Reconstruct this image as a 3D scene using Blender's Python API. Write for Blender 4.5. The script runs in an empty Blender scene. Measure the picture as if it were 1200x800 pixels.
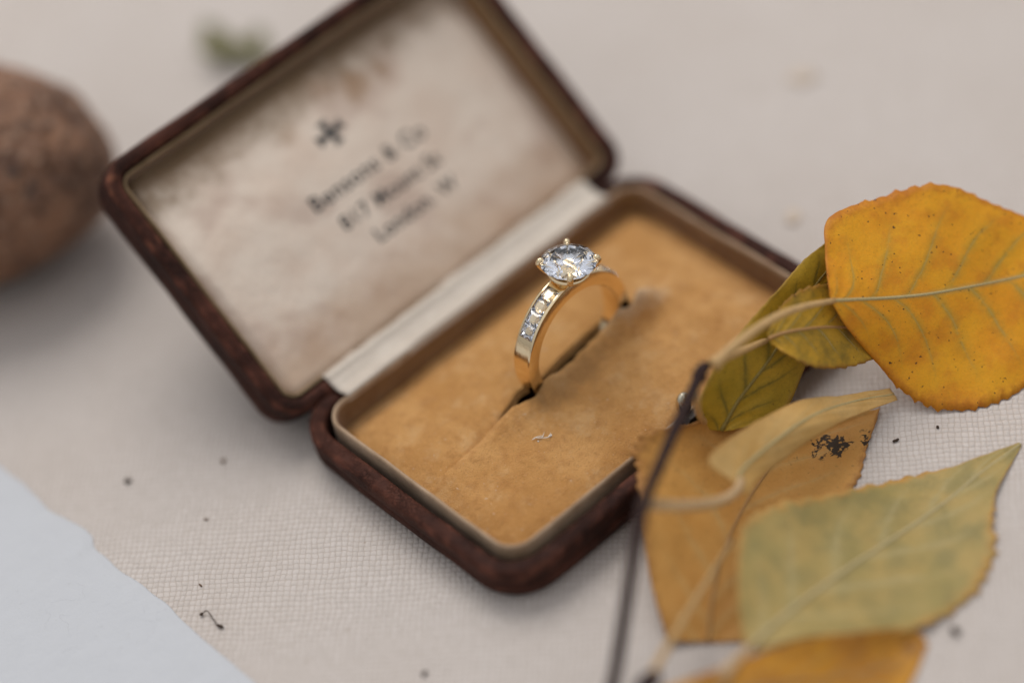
import bpy, bmesh, math, random
from mathutils import Vector, Matrix, noise as mnoise

# ------------------------------------------------------------------ camera, light, exposure
S = 0.001                       # everything below is written in millimetres
ZT = 3.4                        # height of the cloth
scene = bpy.context.scene
COL = scene.collection

cam_d = bpy.data.cameras.new('camera')
cam = bpy.data.objects.new('camera', cam_d)
COL.objects.link(cam)
scene.camera = cam
CAM_POS = Vector((-160.19, -218.42, 287.45))
CAM_F = Vector((0.39908, 0.58177, -0.70872))
CAM_R = Vector((0.72366, -0.67450, -0.14618))
CAM_U = Vector((0.56307, 0.45453, 0.69018))
cm = Matrix((( CAM_R.x, CAM_U.x, -CAM_F.x, CAM_POS.x * S),
             ( CAM_R.y, CAM_U.y, -CAM_F.y, CAM_POS.y * S),
             ( CAM_R.z, CAM_U.z, -CAM_F.z, CAM_POS.z * S),
             (0, 0, 0, 1)))
cam.matrix_world = cm
cam_d.sensor_fit = 'HORIZONTAL'
cam_d.sensor_width = 36.0
cam_d.lens = 98.88
cam_d.clip_start = 0.01
cam_d.clip_end = 50.0
cam_d.dof.use_dof = True
cam_d.dof.focus_distance = 0.3775
cam_d.dof.aperture_fstop = 3.4
cam_d.dof.aperture_blades = 9

world = bpy.data.worlds.new('World')
scene.world = world
world.use_nodes = True
bg = world.node_tree.nodes['Background']
bg.inputs['Strength'].default_value = 0.84
# even overcast sky: brightest overhead, falling off to the horizon
wn = world.node_tree.nodes; wl = world.node_tree.links
wtc = wn.new('ShaderNodeTexCoord'); wsx = wn.new('ShaderNodeSeparateXYZ'); wmr = wn.new('ShaderNodeMapRange'); wmx = wn.new('ShaderNodeMix')
wl.new(wtc.outputs['Generated'], wsx.inputs[0]); wl.new(wsx.outputs['Z'], wmr.inputs['Value'])
wmr.inputs['From Min'].default_value = 0.0; wmr.inputs['From Max'].default_value = 1.0
wmx.data_type = 'RGBA'
wl.new(wmr.outputs['Result'], wmx.inputs[0])
wmx.inputs[6].default_value = (0.38, 0.38, 0.385, 1); wmx.inputs[7].default_value = (0.96, 0.97, 1.0, 1)
wl.new(wmx.outputs[2], bg.inputs['Color'])

def area_lamp(name, pos, target, sx, sy, watts, color):
    d = bpy.data.lights.new(name, 'AREA')
    d.shape = 'RECTANGLE'; d.size = sx; d.size_y = sy
    d.energy = watts; d.color = color
    o = bpy.data.objects.new(name, d); COL.objects.link(o)
    o.location = pos
    o.rotation_euler = (Vector(target) - Vector(pos)).to_track_quat('-Z', 'Y').to_euler()
    return o
# one big soft window behind the box, high up
area_lamp('window_light', (0.26, 0.56, 0.94), (0, 0, 0), 0.65, 0.65, 7.5, (1.0, 0.965, 0.92))

vs = scene.view_settings
scene.display_settings.display_device = 'sRGB'
vs.view_transform = 'Standard'; vs.look = 'None'; vs.exposure = 0.0; vs.gamma = 1.0
vs.use_curve_mapping = False
cy = scene.cycles
cy.use_denoising = True
cy.max_bounces = 10; cy.transmission_bounces = 10; cy.glossy_bounces = 6; cy.diffuse_bounces = 3
cy.use_adaptive_sampling = True; cy.adaptive_threshold = 0.015
cy.caustics_reflective = False; cy.caustics_refractive = False
cy.sample_clamp_indirect = 6.0
cy.blur_glossy = 0.2

# ------------------------------------------------------------------ helpers
def tag(o, label=None, cat=None, group=None, kind=None):
    if label: o['label'] = label
    if cat: o['category'] = cat
    if group: o['group'] = group
    if kind: o['kind'] = kind
    return o

def empty(name, loc):
    o = bpy.data.objects.new(name, None)
    COL.objects.link(o); o.location = Vector(loc) * S
    o.empty_display_size = 0.005
    return o

def world_origin(parent):
    p = Vector((0, 0, 0))
    while parent is not None:
        p += parent.location; parent = parent.parent
    return p / S

def build(name, verts, faces, mat, parent=None, smooth=True, origin=None, uvs=None, mats=None, midx=None):
    """verts are world millimetres; the object's origin is its parent's (or the given one)"""
    me = bpy.data.meshes.new(name)
    org = Vector(origin) if origin is not None else world_origin(parent)
    me.from_pydata([(Vector(v) - org) * S for v in verts], [], faces)
    for m in (mats or [mat]): me.materials.append(m)
    if uvs is not None:
        uvl = me.uv_layers.new(name='UVMap')
        for poly in me.polygons:
            for li in poly.loop_indices:
                uvl.data[li].uv = uvs[me.loops[li].vertex_index]
    if midx is not None:
        for p, i in zip(me.polygons, midx): p.material_index = i
    if smooth:
        me.polygons.foreach_set('use_smooth', [True] * len(me.polygons))
    me.update()
    o = bpy.data.objects.new(name, me)
    COL.objects.link(o)
    if parent is not None: o.parent = parent
    else: o.location = org * S
    return o

def autosmooth(o, deg=35):
    me = o.data
    bm = bmesh.new(); bm.from_mesh(me)
    for e in bm.edges:
        if len(e.link_faces) == 2 and e.calc_face_angle(0) > math.radians(deg): e.smooth = False
    bm.to_mesh(me); bm.free()

def fix_normals(o):
    bm = bmesh.new(); bm.from_mesh(o.data)
    bmesh.ops.recalc_face_normals(bm, faces=bm.faces)
    bm.to_mesh(o.data); bm.free()

def smoothstep(a, b, x):
    t = max(0.0, min(1.0, (x - a) / (b - a))); return t * t * (3 - 2 * t)

def catmull(pts, n):
    pts = [Vector(p) for p in pts]
    out = []
    m = len(pts) - 1
    for i in range(n + 1):
        t = i / n * m; k = min(int(t), m - 1); f = t - k
        p1, p2 = pts[k], pts[k + 1]
        p0 = pts[k - 1] if k > 0 else p1 * 2 - p2
        p3 = pts[k + 2] if k + 2 <= m else p2 * 2 - p1
        out.append(0.5 * ((2 * p1) + (p2 - p0) * f + (2 * p0 - 5 * p1 + 4 * p2 - p3) * f * f + (3 * p1 - p0 - 3 * p2 + p3) * f ** 3))
    return out

def tube_data(path, radii, sides=10, cap=True):
    V, F = [], []
    path = [Vector(p) for p in path]
    n = len(path)
    ref = None
    for i, p in enumerate(path):
        t = (path[min(i + 1, n - 1)] - path[max(i - 1, 0)]).normalized()
        if ref is None:
            ref = t.orthogonal().normalized()
        ref = (ref - t * ref.dot(t)).normalized()
        b = t.cross(ref)
        r = radii[i] if hasattr(radii, '__len__') else radii
        for k in range(sides):
            a = 2 * math.pi * k / sides
            V.append(p + (ref * math.cos(a) + b * math.sin(a)) * r)
    for i in range(n - 1):
        for k in range(sides):
            k2 = (k + 1) % sides
            F.append((i * sides + k, i * sides + k2, (i + 1) * sides + k2, (i + 1) * sides + k))
    if cap:
        F.append(tuple(range(sides))[::-1]); F.append(tuple((n - 1) * sides + k for k in range(sides)))
    return V, F

def merge(parts):
    V, F = [], []
    for v, f in parts:
        o = len(V); V += list(v); F += [tuple(i + o for i in q) for q in f]
    return V, F

def sphere_data(c, r, seg=12, rings=8, sc=(1, 1, 1), M=None):
    V, F = [], []
    c = Vector(c)
    for i in range(rings + 1):
        th = math.pi * i / rings
        for k in range(seg):
            a = 2 * math.pi * k / seg
            p = Vector((math.sin(th) * math.cos(a) * sc[0], math.sin(th) * math.sin(a) * sc[1], math.cos(th) * sc[2])) * r
            if M is not None: p = M @ p
            V.append(c + p)
    for i in range(rings):
        for k in range(seg):
            k2 = (k + 1) % seg
            F.append((i * seg + k, (i + 1) * seg + k, (i + 1) * seg + k2, i * seg + k2))
    return V, F

# ------------------------------------------------------------------ material helpers
class Mat:
    def __init__(self, name):
        self.m = bpy.data.materials.new(name); self.m.use_nodes = True
        self.nt = self.m.node_tree
        self.p = self.nt.nodes['Principled BSDF']
        self.out = self.nt.nodes['Material Output']
        self._mm = None
    def n(self, typ, ins=None, **attrs):
        nd = self.nt.nodes.new(typ)
        for k, v in attrs.items(): setattr(nd, k, v)
        for k, v in (ins or {}).items(): self.set(nd.inputs[k], v)
        return nd
    def set(self, sock, v):
        if isinstance(v, bpy.types.NodeSocket): self.nt.links.new(v, sock)
        else: sock.default_value = v
    def mm(self):
        if self._mm is None:
            tc = self.n('ShaderNodeTexCoord')
            self._mm = self.n('ShaderNodeVectorMath', {0: tc.outputs['Object'], 1: (1000, 1000, 1000)}, operation='MULTIPLY').outputs[0]
        return self._mm
    def uv(self):
        return self.n('ShaderNodeTexCoord').outputs['UV']
    def math(self, op, a, b=0.0, c=0.0, clamp=False):
        nd = self.n('ShaderNodeMath', {0: a, 1: b, 2: c}, operation=op); nd.use_clamp = clamp
        return nd.outputs[0]
    def noise(self, vec, scale, detail=3, rough=0.55, dist=0.0, out='Fac'):
        return self.n('ShaderNodeTexNoise', {'Vector': vec, 'Scale': scale, 'Detail': detail, 'Roughness': rough, 'Distortion': dist}).outputs[out]
    def vor(self, vec, scale, feature='F1', out='Distance', rnd=1.0):
        return self.n('ShaderNodeTexVoronoi', {'Vector': vec, 'Scale': scale, 'Randomness': rnd}, feature=feature).outputs[out]
    def ramp(self, fac, stops):
        nd = self.n('ShaderNodeValToRGB', {'Fac': fac})
        el = nd.color_ramp.elements
        while len(el) < len(stops): el.new(0.5)
        for e, (p, c) in zip(el, stops):
            e.position = p; e.color = (c[0], c[1], c[2], 1) if hasattr(c, '__len__') else (c, c, c, 1)
        return nd.outputs['Color']
    def step(self, x, a, b):
        return self.n('ShaderNodeMapRange', {'Value': x, 'From Min': a, 'From Max': b, 'To Min': 0.0, 'To Max': 1.0}, interpolation_type='SMOOTHSTEP').outputs['Result']
    def mix(self, fac, a, b, blend='MIX'):
        nd = self.nt.nodes.new('ShaderNodeMix'); nd.data_type = 'RGBA'; nd.blend_type = blend
        f = [s for s in nd.inputs if s.enabled]
        self.set(f[0], fac)
        for s, v in ((f[1], a), (f[2], b)):
            self.set(s, v if isinstance(v, bpy.types.NodeSocket) else (v[0], v[1], v[2], 1))
        return [s for s in nd.outputs if s.enabled][0]
    def bump(self, h, dist_mm, strength=1.0, normal=None):
        ins = {'Height': h, 'Distance': dist_mm * S, 'Strength': strength}
        if normal is not None: ins['Normal'] = normal
        return self.n('ShaderNodeBump', ins).outputs['Normal']
    def fin(self, color=None, rough=None, normal=None, **kw):
        if color is not None: self.set(self.p.inputs['Base Color'], color if isinstance(color, bpy.types.NodeSocket) else (*color, 1))
        if rough is not None: self.set(self.p.inputs['Roughness'], rough)
        if normal is not None: self.set(self.p.inputs['Normal'], normal)
        for k, v in kw.items(): self.set(self.p.inputs[k.replace('_', ' ')], v)
        return self.m

# ---- cloth: plain-weave canvas
def mat_cloth():
    M = Mat('canvas_weave')
    c = M.mm()
    warp = M.noise(c, 0.16, 3, out='Color')
    c2 = M.n('ShaderNodeVectorMath', {0: warp, 1: (0.5, 0.5, 0.5)}, operation='SUBTRACT').outputs[0]
    c2 = M.n('ShaderNodeVectorMath', {0: c2, 1: (1.3, 1.3, 0)}, operation='MULTIPLY').outputs[0]
    wob = M.noise(c, 1.2, 2, out='Color')
    w2 = M.n('ShaderNodeVectorMath', {0: wob, 1: (0.5, 0.5, 0.5)}, operation='SUBTRACT').outputs[0]
    w2 = M.n('ShaderNodeVectorMath', {0: w2, 1: (0.27, 0.27, 0)}, operation='MULTIPLY').outputs[0]
    cc = M.n('ShaderNodeVectorMath', {0: c, 1: c2}, operation='ADD').outputs[0]
    cc = M.n('ShaderNodeVectorMath', {0: cc, 1: w2}, operation='ADD').outputs[0]
    rot = M.n('ShaderNodeVectorRotate', {'Vector': cc, 'Angle': math.radians(46)}, rotation_type='Z_AXIS').outputs[0]
    sep = M.n('ShaderNodeSeparateXYZ', {0: rot})
    pu, pv = 0.80, 0.88
    su = M.math('SINE', M.math('MULTIPLY', sep.outputs['X'], math.pi / pu))
    sv = M.math('SINE', M.math('MULTIPLY', sep.outputs['Y'], math.pi / pv))
    sgn = M.math('GREATER_THAN', M.math('MULTIPLY', su, sv), 0.0)
    au = M.math('ABSOLUTE', su); av = M.math('ABSOLUTE', sv)
    cell = M.n('ShaderNodeCombineXYZ', {0: M.math('FLOOR', M.math('DIVIDE', sep.outputs['X'], pu)), 1: M.math('FLOOR', M.math('DIVIDE', sep.outputs['Y'], pv))}).outputs[0]
    rnd = M.n('ShaderNodeTexWhiteNoise', {'Vector': cell}, noise_dimensions='2D').outputs['Value']
    hA = M.math('MULTIPLY', M.math('POWER', au, 0.8), M.math('ADD', 0.40, M.math('MULTIPLY', av, 0.60)))
    hB = M.math('MULTIPLY', M.math('POWER', av, 0.8), M.math('ADD', 0.40, M.math('MULTIPLY', au, 0.60)))
    h = M.math('ADD', M.math('MULTIPLY', hA, sgn), M.math('MULTIPLY', M.math('MULTIPLY', hB, 0.9), M.math('SUBTRACT', 1.0, sgn)))
    h = M.math('MULTIPLY', h, M.math('ADD', 0.72, M.math('MULTIPLY', rnd, 0.4)))
    fib = M.noise(c, 9.0, 3, 0.7)
    hh = M.math('ADD', h, M.math('MULTIPLY', fib, 0.4))
    su_ = M.noise(M.n('ShaderNodeVectorMath', {0: rot, 1: (0.10, 1.25, 1.0)}, operation='MULTIPLY').outputs[0], 1.0, 2, 0.6)
    sv_ = M.noise(M.n('ShaderNodeVectorMath', {0: rot, 1: (1.25, 0.10, 1.0)}, operation='MULTIPLY').outputs[0], 1.0, 2, 0.6)
    slub = M.math('MULTIPLY', M.math('ADD', su_, sv_), 0.5)
    hh = M.math('MULTIPLY', hh, M.math('ADD', 0.35, M.math('MULTIPLY', slub, 1.3)))
    nrm = M.bump(hh, 0.17, 0.85)
    # raw cotton colour: warm grey yarn with brown seed flecks
    base = M.mix(M.step(M.noise(c, 0.035, 3), 0.3, 0.72), (0.585, 0.53, 0.495), (0.555, 0.495, 0.455))
    base = M.mix(M.math('MULTIPLY', M.step(slub, 0.52, 0.68), 0.45), base, (0.66, 0.60, 0.56))
    base = M.mix(M.math('MULTIPLY', M.step(slub, 0.46, 0.34), 0.35), base, (0.47, 0.41, 0.365))
    base = M.mix(M.math('MULTIPLY', rnd, 0.30), base, (0.45, 0.39, 0.34))
    base = M.mix(M.math('MULTIPLY', M.math('SUBTRACT', 1.0, M.step(h, 0.12, 0.45)), 0.40), base, (0.36, 0.28, 0.22))  # gaps between yarns darkened, their shade put into the colour
    fl = M.step(M.noise(c, 0.55, 2, 0.4), 0.735, 0.80)
    base = M.mix(M.math('MULTIPLY', fl, 0.5), base, (0.25, 0.17, 0.11))
    return M.fin(base, 0.88, nrm, Sheen_Weight=0.15, Sheen_Roughness=0.5)

def mat_paper():
    M = Mat('cotton_paper')
    c = M.mm()
    a = M.noise(c, 0.45, 4, 0.55); b = M.noise(c, 4.0, 3, 0.6)
    worm = M.step(M.math('ABSOLUTE', M.math('SUBTRACT', M.noise(c, 0.33, 1, 0.4, 0.6), 0.5)), 0.0, 0.012)
    gate = M.step(M.noise(c, 0.11, 1), 0.56, 0.66)
    ridge = M.math('MULTIPLY', M.math('SUBTRACT', 1.0, worm), gate)
    h = M.math('ADD', M.math('ADD', M.math('MULTIPLY', a, 0.6), M.math('MULTIPLY', b, 0.14)), M.math('MULTIPLY', ridge, 0.09))
    col = M.mix(M.noise(c, 0.2, 3), (0.49, 0.50, 0.525), (0.52, 0.53, 0.555))
    col = M.mix(M.math('MULTIPLY', M.step(M.noise(c, 0.9, 2), 0.68, 0.76), 0.4), col, (0.44, 0.44, 0.45))
    return M.fin(col, 0.9, M.bump(h, 0.34, 0.8))

def mat_leather():
    M = Mat('worn_leather')
    c = M.mm()
    n1 = M.noise(c, 0.11, 4, 0.6); n2 = M.noise(c, 0.9, 5, 0.65); n3 = M.noise(c, 3.2, 3, 0.6)
    col = M.mix(M.step(n1, 0.35, 0.68), (0.022, 0.0075, 0.005), (0.068, 0.023, 0.0145))
    col = M.mix(M.math('MULTIPLY', M.step(n3, 0.45, 0.7), 0.30), col, (0.085, 0.028, 0.017))
    # colour rubbed off along the edges and in a few long scuffs
    pt = M.n('ShaderNodeNewGeometry').outputs['Pointiness']
    wear = M.step(M.math('ADD', pt, M.math('MULTIPLY', M.math('SUBTRACT', M.noise(c, 0.45, 4, 0.6), 0.5), 0.12)), 0.525, 0.59)
    st = M.n('ShaderNodeVectorMath', {0: c, 1: (0.35, 0.35, 1.6)}, operation='MULTIPLY').outputs[0]
    scuff = M.step(M.noise(st, 0.42, 5, 0.7, 0.3), 0.60, 0.70)
    col = M.mix(M.math('MULTIPLY', M.math('MAXIMUM', wear, M.math('MULTIPLY', scuff, 0.35)), 0.85), col, (0.20, 0.072, 0.046))
    col = M.mix(M.math('MULTIPLY', M.math('MULTIPLY', wear, M.step(M.noise(c, 0.35, 4, 0.6), 0.55, 0.68)), 0.6), col, (0.30, 0.115, 0.058))
    # fine crazing in patches
    w = M.n('ShaderNodeVectorMath', {0: c, 1: M.n('ShaderNodeVectorMath', {0: M.noise(c, 0.9, 3, out='Color'), 1: (1.4, 1.4, 1.4)}, operation='MULTIPLY').outputs[0]}, operation='ADD').outputs[0]
    cr = M.step(M.vor(w, 1.7, 'DISTANCE_TO_EDGE'), 0.0, 0.12)
    cg = M.step(M.noise(c, 0.17, 2), 0.44, 0.58)
    crk = M.math('MULTIPLY', M.math('SUBTRACT', 1.0, cr), cg)
    col = M.mix(M.math('MULTIPLY', crk, 0.35), col, (0.010, 0.005, 0.004))
    h = M.math('SUBTRACT', M.math('ADD', M.math('MULTIPLY', n2, 0.5), M.math('MULTIPLY', n3, 0.38)), M.math('MULTIPLY', crk, 0.25))
    ro = M.n('ShaderNodeMapRange', {'Value': n2, 'To Min': 0.50, 'To Max': 0.75}).outputs['Result']
    return M.fin(col, ro, M.bump(h, 0.42, 0.95), Specular_IOR_Level=0.13)

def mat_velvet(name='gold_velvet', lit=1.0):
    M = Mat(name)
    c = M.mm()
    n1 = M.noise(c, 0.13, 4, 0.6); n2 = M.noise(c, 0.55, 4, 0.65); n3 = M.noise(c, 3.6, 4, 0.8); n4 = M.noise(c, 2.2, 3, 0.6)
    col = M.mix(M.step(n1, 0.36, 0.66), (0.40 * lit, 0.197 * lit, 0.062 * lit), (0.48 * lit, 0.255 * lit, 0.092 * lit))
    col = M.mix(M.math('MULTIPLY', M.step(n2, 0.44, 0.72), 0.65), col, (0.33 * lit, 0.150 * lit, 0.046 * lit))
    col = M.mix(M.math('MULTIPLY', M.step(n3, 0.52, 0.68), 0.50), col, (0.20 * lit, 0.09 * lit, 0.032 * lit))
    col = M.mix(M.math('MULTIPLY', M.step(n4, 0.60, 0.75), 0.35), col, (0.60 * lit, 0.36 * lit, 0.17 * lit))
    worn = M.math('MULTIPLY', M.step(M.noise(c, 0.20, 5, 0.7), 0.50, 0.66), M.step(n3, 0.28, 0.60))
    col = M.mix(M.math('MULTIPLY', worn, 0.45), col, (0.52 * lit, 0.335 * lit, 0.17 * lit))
    # pale lint caught in the pile
    sp = M.math('MAXIMUM', M.step(M.noise(c, 1.35, 2, 0.5), 0.715, 0.765), M.step(M.noise(c, 3.1, 2, 0.6), 0.70, 0.76))
    col = M.mix(M.math('MULTIPLY', sp, 0.7), col, (0.66, 0.50, 0.36))
    return M, c, col, n2, n3

def mat_pad():
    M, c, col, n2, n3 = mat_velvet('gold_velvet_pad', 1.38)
    sep = M.n('ShaderNodeSeparateXYZ', {0: c})
    # greyed, soiled pile along the slot lips
    gy = M.math('DIVIDE', M.math('ADD', sep.outputs['Y'], 1.6), 3.2)
    gx = M.math('DIVIDE', M.math('SUBTRACT', sep.outputs['X'], -3.0), 8.5)
    g = M.math('SQRT', M.math('ADD', M.math('MULTIPLY', gx, gx), M.math('MULTIPLY', gy, gy)))
    g = M.math('ADD', g, M.math('MULTIPLY', M.math('SUBTRACT', M.noise(c, 0.45, 4, 0.7), 0.5), 1.6))
    soil = M.math('MULTIPLY', M.math('SUBTRACT', 1.0, M.step(g, 0.3, 1.1)), 0.45)
    col = M.mix(soil, col, (0.175, 0.105, 0.052))
    # pile rubbed bare and pale where the ring has been pushed in and out
    wx = M.math('DIVIDE', M.math('SUBTRACT', sep.outputs['X'], 12.0), 6.5)
    wy = M.math('DIVIDE', M.math('SUBTRACT', sep.outputs['Y'], 0.2), 1.8)
    d = M.math('SQRT', M.math('ADD', M.math('MULTIPLY', wx, wx), M.math('MULTIPLY', wy, wy)))
    d = M.math('ADD', d, M.math('MULTIPLY', M.math('SUBTRACT', M.noise(c, 0.7, 4, 0.7), 0.5), 1.5))
    rub = M.math('MULTIPLY', M.math('SUBTRACT', 1.0, M.step(d, 0.2, 1.3)), 0.85)
    col = M.mix(M.math('MULTIPLY', rub, M.step(n3, 0.30, 0.62)), col, (0.72, 0.55, 0.385))
    h = M.math('ADD', M.math('MULTIPLY', n3, 0.6), M.math('MULTIPLY', n2, 0.8))
    return M.fin(col, 0.95, M.bump(h, 0.55, 0.9), Sheen_Weight=0.25, Sheen_Roughness=0.45, Sheen_Tint=(1.0, 0.72, 0.42, 1), Specular_IOR_Level=0.1)

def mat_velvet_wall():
    M, c, col, n2, n3 = mat_velvet('shaded_velvet_wall', 0.5)  # the pad's gold velvet darkened: shade on the walls put into the colour
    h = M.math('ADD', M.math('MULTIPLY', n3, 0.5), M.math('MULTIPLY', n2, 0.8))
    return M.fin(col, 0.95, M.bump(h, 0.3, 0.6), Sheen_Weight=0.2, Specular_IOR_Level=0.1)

def mat_cream(name, a, b, rough=0.7, bumpd=0.12, stain=0.0):
    M = Mat(name)
    c = M.mm()
    n1 = M.noise(c, 0.2, 4, 0.6); n2 = M.noise(c, 2.5, 3, 0.6)
    col = M.mix(M.step(n1, 0.3, 0.7), a, b)
    col = M.mix(M.math('MULTIPLY', M.step(n2, 0.5, 0.75), 0.4), col, tuple(x * 0.55 for x in a))
    return M.fin(col, rough, M.bump(M.math('ADD', n2, n1), bumpd, 0.6), Sheen_Weight=0.1)

def mat_satin():
    M = Mat('aged_cream_satin')
    c = M.mm(); uv = M.uv()
    sep = M.n('ShaderNodeSeparateXYZ', {0: uv})
    u, v = sep.outputs['X'], sep.outputs['Y']
    ed = M.math('MINIMUM', M.math('MINIMUM', u, M.math('SUBTRACT', 1.0, u)), M.math('MINIMUM', v, M.math('SUBTRACT', 1.0, v)))
    edn = M.math('ADD', ed, M.math('MULTIPLY', M.math('SUBTRACT', M.noise(c, 0.22, 4, 0.65), 0.5), 0.22))
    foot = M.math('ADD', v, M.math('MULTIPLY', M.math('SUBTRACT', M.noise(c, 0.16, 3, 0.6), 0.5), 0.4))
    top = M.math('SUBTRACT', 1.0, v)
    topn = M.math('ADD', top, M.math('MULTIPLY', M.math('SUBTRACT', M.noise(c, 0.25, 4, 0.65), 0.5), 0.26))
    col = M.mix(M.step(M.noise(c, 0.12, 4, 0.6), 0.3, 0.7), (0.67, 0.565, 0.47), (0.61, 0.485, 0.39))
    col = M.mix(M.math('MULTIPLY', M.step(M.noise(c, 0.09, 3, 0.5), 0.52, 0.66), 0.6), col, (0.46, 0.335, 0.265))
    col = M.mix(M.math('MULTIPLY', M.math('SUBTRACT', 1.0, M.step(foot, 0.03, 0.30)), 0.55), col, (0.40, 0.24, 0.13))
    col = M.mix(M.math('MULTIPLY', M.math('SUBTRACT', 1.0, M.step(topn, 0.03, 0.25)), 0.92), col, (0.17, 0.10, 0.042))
    # brown blots above the lettering
    for (bx, by, r, k) in ((0.615, 0.80, 0.085, 0.65), (0.70, 0.80, 0.05, 0.5), (0.54, 0.87, 0.06, 0.35), (0.40, 0.80, 0.06, 0.3)):
        dx = M.math('MULTIPLY', M.math('SUBTRACT', u, bx), 1.5); dy = M.math('SUBTRACT', v, by)
        dd = M.math('SQRT', M.math('ADD', M.math('MULTIPLY', dx, dx), M.math('MULTIPLY', dy, dy)))
        dd = M.math('ADD', dd, M.math('MULTIPLY', M.math('SUBTRACT', M.noise(c, 0.5, 3, 0.6), 0.5), 0.10))
        col = M.mix(M.math('MULTIPLY', M.math('SUBTRACT', 1.0, M.step(dd, r * 0.3, r)), k), col, (0.27, 0.145, 0.06))
    h = M.math('ADD', M.noise(c, 0.35, 3), M.math('MULTIPLY', M.noise(c, 3.0, 2), 0.2))
    return M.fin(col, 0.55, M.bump(h, 0.5, 0.5), Sheen_Weight=0.15)

def mat_plain(name, color, rough, metal=0.0, bumpd=0.0, bscale=3.0, spec=0.5):
    M = Mat(name)
    c = M.mm()
    n = M.noise(c, bscale, 4, 0.6)
    col = M.mix(n, tuple(x * 0.65 for x in color), tuple(min(1, x * 1.3) for x in color))
    return M.fin(col, rough, M.bump(n, bumpd, 0.7) if bumpd else None, Metallic=metal, Specular_IOR_Level=spec)

def mat_gold():
    M = Mat('polished_yellow_gold')
    c = M.mm()
    r = M.n('ShaderNodeMapRange', {'Value': M.noise(c, 1.4, 4, 0.6), 'To Min': 0.06, 'To Max': 0.20}).outputs['Result']
    return M.fin((0.90, 0.72, 0.46), r, M.bump(M.noise(c, 0.9, 2), 0.06, 0.35), Metallic=1.0)

def mat_diamond(name):
    """crown: clear; pavilion: totally reflecting back facets, so the stone returns the sky"""
    m = bpy.data.materials.new(name); m.use_nodes = True
    nt = m.node_tree; nt.nodes.clear()
    o = nt.nodes.new('ShaderNodeOutputMaterial')
    g = nt.nodes.new('ShaderNodeBsdfGlass')
    g.inputs['Color'].default_value = (0.98, 0.985, 1.0, 1); g.inputs['Roughness'].default_value = 0.0; g.inputs['IOR'].default_value = 2.0
    nt.links.new(g.outputs[0], o.inputs['Surface'])
    b = bpy.data.materials.new(name + '_pavilion'); b.use_nodes = True
    nt = b.node_tree; nt.nodes.clear()
    o = nt.nodes.new('ShaderNodeOutputMaterial')
    gl = nt.nodes.new('ShaderNodeBsdfGlossy'); gl.inputs['Color'].default_value = (0.96, 0.97, 1.0, 1); gl.inputs['Roughness'].default_value = 0.0
    nt.links.new(gl.outputs[0], o.inputs['Surface'])
    return m, b

def mat_stone():
    M = Mat('brown_stone')
    c = M.mm()
    n1 = M.noise(c, 0.10, 5, 0.65); n2 = M.noise(c, 0.55, 5, 0.7)
    col = M.mix(M.step(n1, 0.35, 0.65), (0.135, 0.060, 0.030), (0.31, 0.150, 0.078))
    col = M.mix(M.math('MULTIPLY', M.step(n2, 0.5, 0.68), 0.7), col, (0.060, 0.032, 0.022))
    col = M.mix(M.math('MULTIPLY', M.step(M.noise(c, 0.33, 4, 0.7), 0.62, 0.74), 0.6), col, (0.36, 0.24, 0.17))
    col = M.mix(M.math('MULTIPLY', M.step(M.vor(c, 0.36), 0.30, 0.16), 0.55), col, (0.40, 0.25, 0.165))
    col = M.mix(M.math('MULTIPLY', M.step(M.vor(c, 0.24), 0.26, 0.12), 0.7), col, (0.045, 0.022, 0.014))
    return M.fin(col, 0.45, M.bump(M.math('ADD', n2, n1), 1.5, 0.8), Specular_IOR_Level=0.5)

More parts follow.
